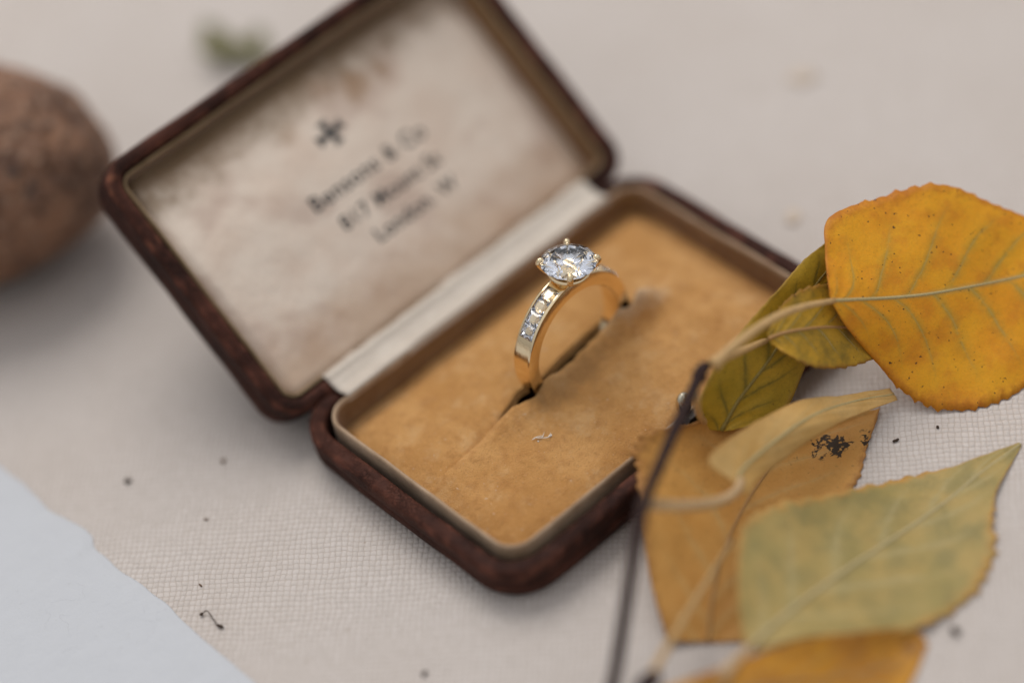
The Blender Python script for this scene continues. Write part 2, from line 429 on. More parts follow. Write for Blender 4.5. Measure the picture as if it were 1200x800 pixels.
def mat_leaf(name, inner, outer, vein, margin, speck=0.5, trans=0.3, vein_k=0.5, rib=(0.62, 0.5, 0.26), spots=(), nv=7.0, mott=None):
    M = Mat(name)
    c = M.mm(); uv = M.uv()
    sep = M.n('ShaderNodeSeparateXYZ', {0: uv})
    s = sep.outputs['X']
    t = M.math('ABSOLUTE', M.math('SUBTRACT', M.math('MULTIPLY', sep.outputs['Y'], 2.0), 1.0))
    wv = M.math('MULTIPLY', M.math('SUBTRACT', M.noise(c, 0.14, 3), 0.5), 0.035)
    # lateral veins leave the midrib forward; secondary net between them
    q = M.math('ADD', M.math('SUBTRACT', s, M.math('MULTIPLY', M.math('POWER', t, 0.9), 0.26)), wv)
    side = M.math('GREATER_THAN', sep.outputs['Y'], 0.5)
    q = M.math('ADD', q, M.math('MULTIPLY', side, 0.055))
    fr = M.math('ABSOLUTE', M.math('SUBTRACT', M.math('FRACT', M.math('MULTIPLY', q, nv)), 0.5))
    lat = M.math('SUBTRACT', 1.0, M.step(fr, 0.0, M.math('SUBTRACT', 0.15, M.math('MULTIPLY', t, 0.10))))
    latw = M.math('SUBTRACT', 1.0, M.step(fr, 0.0, 0.32))
    fade = M.math('SUBTRACT', 1.0, M.step(t, 0.25, 0.95))
    brk = M.step(M.noise(c, 0.5, 3, 0.6), 0.28, 0.52)
    lat = M.math('MULTIPLY', M.math('MULTIPLY', lat, fade), brk); latw = M.math('MULTIPLY', latw, fade)
    net = M.math('SUBTRACT', 1.0, M.step(M.vor(M.n('ShaderNodeVectorMath', {0: c, 1: M.noise(c, 0.8, 2, out='Color')}, operation='ADD').outputs[0], 1.5, 'DISTANCE_TO_EDGE'), 0.0, 0.12))
    n1 = M.noise(c, 0.12, 4, 0.6); n2 = M.noise(c, 0.8, 4, 0.65)
    col = M.mix(M.step(n1, 0.34, 0.68), inner, outer)
    if mott: col = M.mix(M.math('MULTIPLY', M.step(M.noise(c, 0.22, 4, 0.6), 0.45, 0.66), 0.7), col, mott)
    col = M.mix(M.math('MULTIPLY', M.math('MULTIPLY', latw, M.step(n2, 0.3, 0.6)), vein_k * 0.75), col, vein)
    col = M.mix(M.math('MULTIPLY', lat, vein_k), col, vein)
    col = M.mix(M.math('MULTIPLY', net, vein_k * 0.20), col, vein)
    core_ = M.math('MULTIPLY', M.math('MULTIPLY', M.math('SUBTRACT', 1.0, M.step(fr, 0.0, 0.035)), M.math('SUBTRACT', 1.0, M.step(t, 0.35, 0.8))), brk)
    col = M.mix(M.math('MULTIPLY', core_, 0.55), col, rib)
    nearrib = M.math('SUBTRACT', 1.0, M.step(t, 0.0, 0.05))
    col = M.mix(M.math('MULTIPLY', nearrib, 0.6), col, rib)
    mg = M.step(M.math('ADD', t, M.math('MULTIPLY', M.math('SUBTRACT', n2, 0.5), 0.25)), 0.86, 1.02)
    col = M.mix(M.math('MULTIPLY', mg, 0.6), col, margin)
    fine = M.noise(c, 3.2, 4, 0.7)
    blot = M.step(M.noise(c, 0.5, 5, 0.7, 0.5), 0.52, 0.70)
    col = M.mix(M.math('MULTIPLY', blot, 0.30), col, tuple(x * 0.62 for x in outer))
    col = M.mix(M.math('MULTIPLY', M.step(fine, 0.5, 0.72), 0.30), col, tuple(x * 0.5 for x in inner))
    sk = M.math('MULTIPLY', M.step(M.noise(c, 1.5, 3, 0.55), 0.665, 0.71), speck)
    col = M.mix(sk, col, (0.045, 0.020, 0.010))
    for (su, sv, r, st) in spots:
        dx = M.math('SUBTRACT', s, su); dy = M.math('MULTIPLY', M.math('SUBTRACT', sep.outputs['Y'], sv), st)
        dd = M.math('SQRT', M.math('ADD', M.math('MULTIPLY', dx, dx), M.math('MULTIPLY', dy, dy)))
        lace = M.math('ADD', M.noise(c, 0.62, 5, 0.62, 0.6), M.math('MULTIPLY', M.math('SUBTRACT', 1.0, M.math('DIVIDE', dd, r)), 0.30))
        lace = M.math('MULTIPLY', M.step(lace, 0.585, 0.63), M.math('SUBTRACT', 1.0, M.step(dd, r * 0.8, r * 1.3)))
        core = M.step(M.noise(c, 1.3, 2, 0.5, 0.3), 0.36, 0.44)
        col = M.mix(M.math('MULTIPLY', M.math('MULTIPLY', lace, core), 0.95), col, (0.012, 0.009, 0.007))
    h = M.math('ADD', M.math('MULTIPLY', lat, -0.15), M.math('ADD', M.math('MULTIPLY', net, -0.05), M.math('MULTIPLY', n2, 0.5)))
    nrm = M.bump(h, 0.25, 0.7)
    trans *= 0.55
    M.fin(col, 0.58, nrm, Specular_IOR_Level=0.3)
    tr = M.n('ShaderNodeBsdfTranslucent', {'Color': col, 'Normal': nrm})
    mx = M.n('ShaderNodeMixShader', {0: trans, 1: M.p.outputs[0], 2: tr.outputs[0]})
    M.nt.links.new(mx.outputs[0], M.out.inputs['Surface'])
    return M.m

MT = dict(
    cloth=mat_cloth(), paper=mat_paper(), leather=mat_leather(), pad=mat_pad(), wall=mat_velvet_wall(),
    lip=mat_cream('worn_cream_edge', (0.29, 0.185, 0.105), (0.42, 0.29, 0.185)), lid_lip=mat_cream('browned_lining_edge', (0.17, 0.105, 0.045), (0.26, 0.17, 0.085)),
    hinge=mat_cream('cream_silk_strip', (0.50, 0.43, 0.36), (0.56, 0.49, 0.415), 0.6),
    satin=mat_satin(), ink=mat_plain('faded_black_ink', (0.045, 0.042, 0.040), 0.7),
    gold=mat_gold(), diamond=mat_diamond('diamond'), stone=mat_stone(),
    brass=mat_plain('dulled_brass', (0.75, 0.68, 0.52), 0.22, 1.0), iron=mat_plain('blackened_metal', (0.035, 0.028, 0.024), 0.45, 0.6, 0.1),
    twig=mat_plain('dark_twig_bark', (0.040, 0.024, 0.022), 0.85, 0, 0.25, 1.2, 0.12),
    petiole=mat_plain('pale_tan_leafstalk', (0.50, 0.31, 0.125), 0.6, 0, 0.08, 1.0),
    petiole_pink=mat_plain('pale_pinkish_leafstalk', (0.50, 0.33, 0.17), 0.6, 0, 0.08, 1.0),
    rib_pale=mat_plain('pale_green_midrib', (0.42, 0.33, 0.15), 0.6), rib_orange=mat_plain('tan_midrib', (0.36, 0.19, 0.06), 0.6), rib_grey=mat_plain('grey_green_midrib', (0.42, 0.34, 0.17), 0.6), rib_olive=mat_plain('dark_olive_midrib', (0.20, 0.14, 0.02), 0.6),
    crumb=mat_plain('dark_plant_crumb', (0.05, 0.032, 0.022), 0.8, 0, 0.1, 3.0, 0.2), crumb_brown=mat_plain('brown_plant_crumb', (0.16, 0.10, 0.065), 0.85, 0, 0.1, 3.0, 0.2), crumb_tan=mat_plain('tan_plant_crumb', (0.55, 0.45, 0.36), 0.85, 0, 0.1),
    green=mat_plain('moss_green_leaf', (0.11, 0.10, 0.020), 0.6, 0, 0.1, 0.8), lint=mat_plain('white_lint', (0.75, 0.70, 0.62), 0.7),
    leafA=mat_leaf('amber_leaf', (0.82, 0.385, 0.014), (0.80, 0.325, 0.012), (0.36, 0.27, 0.045), (0.40, 0.095, 0.012), 0.95, 0.28, 0.48, (0.50, 0.36, 0.11), mott=(0.66, 0.235, 0.012)),
    leafB=mat_leaf('olive_leaf', (0.40, 0.255, 0.016), (0.52, 0.30, 0.018), (0.14, 0.11, 0.014), (0.34, 0.20, 0.045), 0.5, 0.25, 0.75, (0.20, 0.15, 0.02)),
    leafC=mat_leaf('bronze_leaf', (0.56, 0.30, 0.020), (0.46, 0.27, 0.022), (0.16, 0.12, 0.016), (0.20, 0.055, 0.012), 0.7, 0.28, 0.6, mott=(0.16, 0.12, 0.02)),
    leafD=mat_leaf('pale_leaf_underside', (0.66, 0.42, 0.155), (0.60, 0.35, 0.105), (0.50, 0.32, 0.11), (0.50, 0.25, 0.06), 0.0, 0.25, 0.25),
    leafE=mat_leaf('ochre_leaf', (0.60, 0.305, 0.075), (0.54, 0.255, 0.055), (0.60, 0.37, 0.13), (0.24, 0.085, 0.022), 0.35, 0.22, 0.5, (0.46, 0.27, 0.09), spots=((0.74, 0.70, 0.080, 0.45), (0.83, 0.985, 0.045, 0.3))),
    leafF=mat_leaf('khaki_leaf', (0.34, 0.265, 0.090), (0.45, 0.315, 0.105), (0.46, 0.37, 0.17), (0.62, 0.28, 0.055), 0.15, 0.22, 0.55, (0.33, 0.27, 0.12), mott=(0.26, 0.215, 0.08)),
    leafG=mat_leaf('yellow_leaf', (0.66, 0.31, 0.02), (0.46, 0.19, 0.022), (0.28, 0.14, 0.03), (0.26, 0.09, 0.015), 0.4, 0.28, 0.4, mott=(0.30, 0.12, 0.02)),
)

# ------------------------------------------------------------------ the cloth everything stands on
def make_cloth():
    n, half = 240, 600.0
    V, F = [], []
    for j in range(n + 1):
        for i in range(n + 1):
            x = -half + 2 * half * i / n; y = -half + 2 * half * j / n
            r = math.hypot(x, y)
            k = smoothstep(75, 190, r)
            z = (mnoise.noise(Vector((x, y, 3.0)) * 0.012) * 2.2 - 0.6) * k
            V.append((x, y, ZT + (min(z, 0.0) if r < 120 else z)))
    for j in range(n):
        for i in range(n):
            a = j * (n + 1) + i; F.append((a, a + 1, a + n + 2, a + n + 1))
    return tag(build('tablecloth', V, F, MT['cloth'], origin=(0, 0, ZT)), 'beige canvas cloth spread under everything', 'cloth', kind='structure')
make_cloth()

# ------------------------------------------------------------------ deckle-edged paper
def make_paper():
    rnd = random.Random(5)
    n = 260
    V, F = [], []
    xs = [0, 0.25, 0.6, 1.1, 1.9, 3.5, 6, 12, 25, 50, 80, 110]
    y0, y1 = 130.0, -60.0
    for j in range(n + 1):
        y = y0 + (y1 - y0) * j / n
        e = -63.7 + 0.8 * mnoise.noise(Vector((y * 0.09, 2.0, 0))) + 0.22 * mnoise.noise(Vector((y * 0.30, 7.0, 0))) + 0.07 * mnoise.noise(Vector((y * 1.3, 1.0, 0)))
        e += 1.0 * smoothstep(43, 34.5, y) - 0.9 * smoothstep(33.5, 31.0, y) - 0.2 * smoothstep(10, -10, y)
        for k, d in enumerate(xs):
            zt = ZT + 0.12 + 0.45 * smoothstep(0, 1.8, d) + 0.05 * mnoise.noise(Vector((d * 0.8, y * 0.6, 4)))
            V.append((e - d, y, zt))
        for k, d in enumerate(xs): V.append((e - d, y, ZT + 0.03))
    m = len(xs)
    for j in range(n):
        a = j * 2 * m; b = a + 2 * m
        for k in range(m - 1):
            F.append((a + k, a + k + 1, b + k + 1, b + k))
            F.append((a + m + k, b + m + k, b + m + k + 1, a + m + k + 1))
        F.append((a, b, b + m, a + m)); F.append((a + m - 1, a + 2 * m - 1, b + 2 * m - 1, b + m - 1))
    F.append(tuple([k for k in range(m)] + [m + k for k in range(m - 1, -1, -1)]))
    o = n * 2 * m
    F.append(tuple([o + m + k for k in range(m)] + [o + k for k in range(m - 1, -1, -1)]))
    o = build('paper_sheet', V, F, MT['paper'], origin=(-100, 30, ZT))
    fix_normals(o)
    return tag(o, 'thick white handmade paper sheet with a deckled edge at lower left', 'paper')
make_paper()

# ------------------------------------------------------------------ ring box
BX, HX, HY, RC = -0.6, 33.7, 23.2, 7.5     # centre x, half sizes, corner radius

def rrect(off, nper=12, side=10):
    hx, hy, r = HX - off, HY - off, max(RC - off, 0.4 + 0.08 * (RC - off))
    pts = []
    for q, (sx, sy) in enumerate(((1, 1), (-1, 1), (-1, -1), (1, -1))):
        cx, cy_ = sx * (hx - r), sy * (hy - r)
        for k in range(nper + 1):
            a = math.pi / 2 * (q + k / nper)
            pts.append((cx + r * math.cos(a), cy_ + r * math.sin(a)))
        # points along the straight side that follows
        nsx, nsy = ((-1, 1), (-1, -1), (1, -1), (1, 1))[q]
        a = math.pi / 2 * (q + 1)
        ex, ey = nsx * (hx - r) + r * math.cos(a), nsy * (hy - r) + r * math.sin(a)
        lx, ly = pts[-1]
        for k in range(1, side): pts.append((lx + (ex - lx) * k / side, ly + (ey - ly) * k / side))
    return pts

def sweep(profile, closed=False, wob=0.0, seed=0, cap_last=False):
    """profile: (offset inward, z). Local box coordinates: x along hinge, y depth, z up from mating plane"""
    V, F = [], []
    rings = [rrect(max(o, 0)) for o, z in profile]
    n = len(rings[0])
    for (o, z), rg in zip(profile, rings):
        for (x, y) in rg:
            if wob:
                p = Vector((x * 0.16 + seed, y * 0.16, z * 0.25))
                dv = mnoise.noise_vector(p) * wob + mnoise.noise_vector(p * 3.7) * wob * 0.45
                V.append((x + dv.x, y + dv.y, z + dv.z * 0.8))
            else: V.append((x, y, z))
    m = len(profile)
    for i in range(m if closed else m - 1):
        i2 = (i + 1) % m
        for k in range(n):
            k2 = (k + 1) % n
            F.append((i * n + k, i * n + k2, i2 * n + k2, i2 * n + k))
    if cap_last: F.append(tuple((m - 1) * n + k for k in range(n)))
    return V, F

ring_box = tag(empty('ring_box', (BX, 0, ZT)), 'open antique brown leather ring box lined with golden velvet, lid tilted back', 'ring box')
Z_LEATHER = 9.6
T_base = lambda v: (v[0] + BX, v[1], v[2])
# leather base: bottom, side with a scored line, rolled top edge, gap down to the lining
prof = [(9, 3.45), (3.4, 3.42), (1.9, 3.55), (1.0, 4.0), (0.5, 4.7), (0.24, 5.5), (0.14, 6.1), (0.20, 6.5), (0.36, 6.75), (0.18, 7.0), (0.08, 8.0), (0.14, 8.9), (0.42, 9.35), (0.85, 9.55), (1.4, Z_LEATHER), (2.05, 9.55), (2.42, 9.35), (2.6, 8.8), (2.75, 7.5), (3.0, 6.0)]
V, F = sweep(prof, wob=0.16, seed=1)
n0 = len(rrect(0)); F.append(tuple(range(n0))[::-1])
base_shell = build('base_shell', [T_base(v) for v in V], F, MT['leather'], ring_box)
# lining lip standing a little above the leather
prof = [(3.6, 6.0), (3.58, 9.2), (3.58, 10.0), (3.66, 10.4), (3.88, 10.55), (4.1, 10.4), (4.2, 10.0), (4.2, 9.3)]
V, F = sweep(prof, wob=0.16, seed=4)
build('lining_lip', [T_base(v) for v in V], F, MT['lip'], base_shell)
prof = [(4.22, 9.8), (4.25, 9.2), (4.3, 7.8), (4.35, 6.0), (4.4, 3.7)]
V, F = sweep(prof, wob=0.10, seed=4)
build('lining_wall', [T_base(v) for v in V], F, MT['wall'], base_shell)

SLOT = lambda x: 1.35 + 0.055 * x + 0.15 * math.sin(x * 0.4)
def slot_half(x):
    x = x + BX
    h = 0.55 + 0.55 * smoothstep(-8, 0, x) + 0.95 * math.exp(-((x + 9.0) / 1.9) ** 2) + 0.95 * math.exp(-((x - 10.3) / 1.7) ** 2)
    return h * smoothstep(-15.5, -11.5, x) * (1 - smoothstep(11.8, 13.2, x)) + 0.02 * mnoise.noise(Vector((x * 0.9, 0, 0)))
def pad_z(x, y):
    """velvet pad height, x and y measured from the box centre"""
    hx, hy = HX - 4.3, HY - 4.3
    ex, ey = hx - abs(x), hy - abs(y)
    e = min(ex, ey)
    eb = min(hx - x, hy - y)          # distance from the right and hinge walls, where the pad has sunk
    z = 7.0 + 1.0 * smoothstep(-0.5, 4.5, e) + 0.85 * smoothstep(2, 16, e) - 1.5 * (1 - smoothstep(0.0, 7.0, eb))
    z += 0.22 * mnoise.noise(Vector((x * 0.12, y * 0.14, 1))) + 0.10 * mnoise.noise(Vector((x * 0.5, y * 0.5, 5)))
    d = y - SLOT(x)
    along = smoothstep(-16.5, -11.0, x) * (1 - smoothstep(13.0, 18.5, x))
    ext = smoothstep(-29, -19, x) * (1 - smoothstep(14, 24, x))
    # swollen lips either side of the slot
    if d < 0: z += (1.45 * along + 0.65 * ext) * math.exp(-((d + 1.3) / 2.3) ** 2) * (0.85 + 0.35 * mnoise.noise(Vector((x * 0.24, 3, 0))) + 0.15 * mnoise.noise(Vector((x * 0.7, y * 0.5, 0))))
    else: z += (0.25 * along) * math.exp(-((d - 1.6) / 2.0) ** 2) - 0.35 * ext * math.exp(-(d / 2.5) ** 2)
    # crushed, heaped-up pile beside the ring's right foot
    z += 2.7 * math.exp(-((x - 11.8) / (5.5 if x < 11.8 else 3.8)) ** 2) * math.exp(-((d + 1.9) / 1.7) ** 2) * (1 + 0.25 * mnoise.noise(Vector((x * 0.6, y * 0.6, 9))))
    # soft groove beyond the cut and the cut itself
    z -= 0.45 * ext * math.exp(-(d / 0.8) ** 2)
    # pile rolls over into the cut
    z -= 0.9 * along * (1 - smoothstep(0.0, 0.55, abs(d) - slot_half(x)))
    return z

def make_pad():
    hx, hy, r = HX - 4.3, HY - 4.3, 3.3
    nx, ny = 300, 0
    ys = []
    y = -hy
    while y < hy - 1e-6:
        ys.append(y); y += 0.08 if -2.0 < y < 5.0 else 0.25
    ys.append(hy)
    V, F = [], []
    for j, y in enumerate(ys):
        # clamp each row to the rounded outline
        cyy = max(0.0, abs(y) - (hy - r))
        w = hx - r + math.sqrt(max(r * r - cyy * cyy, 0.0)) if cyy > 0 else hx
        for i in range(nx + 1):
            x = -w + 2 * w * i / nx
            V.append((x + BX, y, pad_z(x, y)))
    for j in range(len(ys) - 1):
        for i in range(nx):
            a = j * (nx + 1) + i
            mx_ = (V[a][0] + V[a + nx + 2][0]) / 2 - BX; my_ = (V[a][1] + V[a + nx + 2][1]) / 2
            if abs(my_ - SLOT(mx_)) < slot_half(mx_) and slot_half(mx_) > 0.1: continue
            F.append((a, a + 1, a + nx + 2, a + nx + 1))
    return build('velvet_pad', V, F, MT['pad'], base_shell)
make_pad()

# catch at the middle of the front lip: polished nub over a blackened plate
CX, CY = 1.8, -HY + 3.9
def catch():
    parts = []
    nub = sphere_data((CX - 0.3, CY, 12.4), 1.15, 20, 14, (1.05, 0.8, 1.75))
    o = build('catch', *nub, MT['brass'], ring_box)
    V, F = [], []
    outline = [(-1.9, -0.2), (1.9, -0.2), (1.9, 2.0), (1.2, 2.6), (-1.2, 2.6), (-1.9, 2.0)]
    for yy in (CY - 1.0, CY - 2.1):
        for (x, z) in outline: V.append((CX + x, yy, 8.9 + z))
    k = len(outline)
    F = [tuple(range(k))[::-1], tuple(range(k, 2 * k))] + [(i, (i + 1) % k, k + (i + 1) % k, k + i) for i in range(k)]
    p = build('catch_plate', V, F, MT['iron'], o, smooth=False)
    fix_normals(p)
    # push button on the outside of the front wall
    b = tube_data([(CX, -HY + 0.2, 7.0), (CX, -HY - 0.5, 7.0), (CX, -HY - 1.0, 7.0), (CX, -HY - 1.25, 7.0)], [1.7, 1.7, 1.45, 0.8], 20)
    build('push_button', *b, MT['iron'], o)
catch()

# lid: the same tray, hinged back
TH = math.radians(40)
HINGE = Vector((BX - 0.5, HY - 1.2, Z_LEATHER))
LID_R = Matrix.Rotation(TH, 3, 'X')
LID_LEN = 0.95
def T_lid(v):
    # local: x across, y from the hinge outward (0..2*HY*LID_LEN), z towards the inside
    return HINGE + LID_R @ Vector((v[0], (v[1] + HY) * LID_LEN, v[2]))
RC = 4.8
prof = [(9, -8.4), (3.2, -8.4), (1.5, -8.2), (0.6, -7.5), (0.2, -6.4), (0.08, -4.6), (0.10, -3.3), (0.30, -3.0), (0.12, -2.7), (0.10, -1.2), (0.16, -0.6), (0.42, -0.2), (0.85, -0.03), (1.4, 0.0), (2.0, -0.08), (2.3, -0.35), (2.4, -1.6)]
V, F = sweep(prof, wob=0.18, seed=9)
F.append(tuple(range(n0))[::-1])
lid_shell = build('lid_shell', [T_lid(v) for v in V], F, MT['leather'], ring_box)
prof = [(2.7, -2.4), (2.7, -1.0), (2.8, -0.75), (3.0, -0.68), (3.2, -0.9), (3.25, -1.6)]
V, F = sweep(prof, wob=0.12, seed=12)
build('lid_lining_lip', [T_lid(v) for v in V], F, MT['lid_lip'], lid_shell)
prof = [(3.27, -1.2), (3.3, -1.8), (3.4, -3.2), (3.5, -4.6), (3.8, -6.4)]
V, F = sweep(prof, wob=0.12, seed=14)
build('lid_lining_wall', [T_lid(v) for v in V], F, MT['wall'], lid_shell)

PHX, PHY0, PHY1 = HX - 3.3, -(HY - 2.7), HY - 3.3
def panel_z(x, y):
    # padded satin: plump against the left and hinge sides, sinking towards the right and far walls
    el, er, eh, ef = x + PHX, PHX - x, y - PHY0, PHY1 - y
    z = -0.9 - 3.6 * smoothstep(-8, 26, x) - 1.9 * smoothstep(2, 18, y) * smoothstep(30, -20, x)
    z -= 1.0 * (1 - smoothstep(-0.2, 1.6, el)) + 1.2 * (1 - smoothstep(-0.2, 3.5, er)) + 0.6 * (1 - smoothstep(-0.2, 1.5, eh)) + 1.6 * (1 - smoothstep(-0.2, 3.5, ef))
    z = max(z, -5.6)
    return z + 0.16 * mnoise.noise(Vector((x * 0.13, y * 0.15, 8)))
def make_panel():
    nx, ny, r = 110, 80, 3.0
    V, F, UV = [], [], []
    for j in range(ny + 1):
        y = PHY0 + (PHY1 - PHY0) * j / ny
        c = max(0.0, PHY0 + r - y, y - (PHY1 - r))
        w = PHX - r + math.sqrt(max(r * r - c * c, 0.0)) if c > 0 else PHX
        for i in range(nx + 1):
            x = -w + 2 * w * i / nx
            V.append(T_lid((x, y, panel_z(x, y)))); UV.append(((x + PHX) / (2 * PHX), j / ny))
    for j in range(ny):
        for i in range(nx):
            a = j * (nx + 1) + i; F.append((a, a + 1, a + nx + 2, a + nx + 1))
    return build('satin_panel', V, F, MT['satin'], lid_shell, uvs=UV)
make_panel()

# silk strip bridging the hinge
def make_strip():
    a = Vector((0, HY - 4.3, 9.7)); b = Vector((0, HY - 3.8, 10.85)); c = Vector((0, HY - 2.2, Z_LEATHER + 0.75))
    d = T_lid((0, -HY + 1.2, 0.35)); d.x = 0
    e = T_lid((0, -HY + 2.6, 0.0)); e.x = 0
    f = T_lid((0, -HY + 3.4, -1.6)); f.x = 0
    row = catmull([a, b, c, d, e, f], 40)
    V, F = [], []
    nx = 60
    for p in row:
        for i in range(nx + 1):
            x = -26.0 + 50.4 * i / nx
            V.append((x, p.y, p.z + 0.12 * mnoise.noise(Vector((x * 0.35, p.y, 2)))))
    for j in range(len(row) - 1):
        for i in range(nx):
            q = j * (nx + 1) + i; F.append((q, q + 1, q + nx + 2, q + nx + 1))
    o = build('hinge_strip', V, F, MT['hinge'], ring_box)
    m = o.modifiers.new('thickness', 'SOLIDIFY'); m.thickness = 0.25 * S
    return o
make_strip()

# gilt lettering and crest printed on the satin
def text_verts(body, size, cx, cy_, spacing=1.0, bold=0.02):
    cu = bpy.data.curves.new('lettering', 'FONT')
    cu.body = body; cu.size = size; cu.align_x = 'CENTER'; cu.align_y = 'CENTER'; cu.space_character = spacing; cu.offset = bold
    ob = bpy.data.objects.new('lettering', cu); COL.objects.link(ob)
    dg = bpy.context.evaluated_depsgraph_get(); dg.update()
    me = ob.evaluated_get(dg).to_mesh()
    bm = bmesh.new(); bm.from_mesh(me)
    bmesh.ops.triangulate(bm, faces=bm.faces)
    V = [(v.co.x + cx, v.co.y + cy_) for v in bm.verts]; F = [tuple(v.index for v in f.verts) for f in bm.faces]
    bm.free(); ob.evaluated_get(dg).to_mesh_clear()
    bpy.data.objects.remove(ob); bpy.data.curves.remove(cu)
    return V, F
def printed(name, V2, F):
    V = [T_lid((x, y, panel_z(x, y) + 0.05)) for x, y in V2]
    return build(name, V, F, MT['ink'], lid_shell, smooth=False)
TXT = [('Bensons & Co', 3.5, 0.4, 0.6), ('817 Mount St', 3.2, 1.0, -4.2), ('London. W', 3.2, 2.4, -8.6)]
for body, size, tx, ty in TXT:
    printed('lettering', *text_verts(body, size, tx, ty, 1.10, 0.05))
def crest():
    # small cross-like crest
    V, F = [], []
    def poly(pts):
        o = len(V); V.extend(pts); F.append(tuple(range(o, o + len(pts))))
    cx, cy_ = -1.0, 8.2
    def at(pts): poly([(cx + x, cy_ + y) for x, y in pts])
    # four flared, notched arms about a round boss
    for k in range(4):
        a = math.pi / 2 * k + 0.12
        ln = (2.5, 2.2, 2.7, 2.2)[k]
        pts = [(0.45, -0.42), (ln * 0.7, -0.62), (ln, -1.05), (ln * 0.93, -0.3), (ln * 1.08, 0.0), (ln * 0.93, 0.3), (ln, 1.05), (ln * 0.7, 0.62), (0.45, 0.42)]
        at([(x * math.cos(a) - y * math.sin(a), x * math.sin(a) + y * math.cos(a)) for x, y in pts])
    at([(0.85 * math.cos(2 * math.pi * k / 16), 0.85 * math.sin(2 * math.pi * k / 16)) for k in range(16)])
    return V, F
printed('printed_crest', *crest())

# ------------------------------------------------------------------ diamond ring
RING_C = Vector((0.6, 1.35, 13.2))
R_OUT, R_IN, BW = 9.9, 7.9, 3.05
RING_M = Matrix.Rotation(math.radians(3.0), 3, 'Z') @ Matrix.Rotation(math.radians(8.0), 3, 'Y') @ Matrix.Rotation(math.radians(0.0), 3, 'X')
def TR(v): return RING_C + RING_M @ Vector(v)
ring = tag(empty('diamond_ring', (RING_C.x, RING_C.y, ZT + 0.4)), 'yellow gold solitaire ring with channel-set shoulder diamonds standing in the velvet slot', 'ring')

def band():
    # angle measured from the top, clockwise seen from the front
    chan = [(math.radians(17.5), math.radians(62.5))]
    angs = []
    k = 0
    N = 180
    for i in range(N): angs.append(2 * math.pi * i / N)
    for a0, a1 in chan:
        for s in (1, -1):
            for e in (a0, a1):
                for d in (-0.004, 0.004): angs.append((s * (e + d)) % (2 * math.pi))
    angs = sorted(angs)
    V, F = [], []
    m = 0
    for a in angs:
        sa = a if a <= math.pi else 2 * math.pi - a
        ro = R_OUT + 0.25 * (1 - smoothstep(0.2, 1.2, sa)); ri = R_IN
        flat = 1 - 0.055 * smoothstep(2.2, 3.0, sa); ro *= flat; ri *= flat
        w = BW / 2 * (1 - 0.12 * smoothstep(1.2, 2.6, sa))
        rec = 0.55 if chan[0][0] < sa < chan[0][1] else 0.0
        rail = 0.40
        sec = [(-w + 0.12, ri), (-w, ri + 0.12), (-w, ro - 0.22), (-w + 0.07, ro - 0.07), (-w + 0.22, ro),
               (-w + rail, ro), (-w + rail + 0.03, ro - rec), (0, ro - rec), (w - rail - 0.03, ro - rec), (w - rail, ro),
               (w - 0.22, ro), (w - 0.07, ro - 0.07), (w, ro - 0.22), (w, ri + 0.12), (w - 0.12, ri)]
        m = len(sec)
        for (yy, r) in sec: V.append(TR((math.sin(a) * r, yy, math.cos(a) * r)))
    n = len(angs)
    for i in range(n):
        i2 = (i + 1) % n
        for k in range(m):
            k2 = (k + 1) % m
            F.append((i * m + k, i2 * m + k, i2 * m + k2, i * m + k2))
    o = build('band', V, F, MT['gold'], ring)
    fix_normals(o); autosmooth(o, 32)
    return o
band_o = band()

def hull(name, pts, parent, mats, axis):
    me = bpy.data.meshes.new(name)
    bm = bmesh.new()
    org = world_origin(parent)
    # hull in millimetres, scaled after
    for p in pts: bm.verts.new(Vector(p))
    r = bmesh.ops.convex_hull(bm, input=bm.verts)
    bmesh.ops.delete(bm, geom=[v for v in bm.verts if not v.link_faces], context='VERTS')
    bmesh.ops.dissolve_limit(bm, angle_limit=math.radians(0.6), verts=bm.verts, edges=bm.edges)
    bmesh.ops.recalc_face_normals(bm, faces=bm.faces)
    for v in bm.verts: v.co = (v.co - org) * S
    bm.to_mesh(me); bm.free()
    for m in mats: me.materials.append(m)
    ax = RING_M @ Vector(axis)
    for p in me.polygons:
        if p.normal.dot(ax) < -0.05: p.material_index = 1
    o = bpy.data.objects.new(name, me); COL.objects.link(o); o.parent = parent
    return o

GZ, GR = 12.5, 3.86
def brilliant(R, T, tf=0.57, ch=0.155, pd=0.372, g=0.02):
    D = 2 * R
    pts = []
    for k in range(8):
        a = math.pi / 4 * k
        pts.append(T((R * tf * math.cos(a), R * tf * math.sin(a), D * ch)))
        b = a + math.pi / 8
        pts.append(T((R * 0.80 * math.cos(b), R * 0.80 * math.sin(b), D * ch * 0.545)))
        pts.append(T((R * 0.22 * math.cos(b), R * 0.22 * math.sin(b), -D * pd * 0.795)))
    for k in range(16):
        a = math.pi / 8 * k
        pts.append(T((R * math.cos(a), R * math.sin(a), D * g / 2)))
        pts.append(T((R * math.cos(a), R * math.sin(a), -D * g / 2)))
    pts.append(T((0, 0, -D * pd)))
    return pts
hull('centre_diamond', brilliant(GR, lambda v: TR((v[0], v[1], v[2] + GZ))), ring, MT['diamond'], (0, 0, 1))

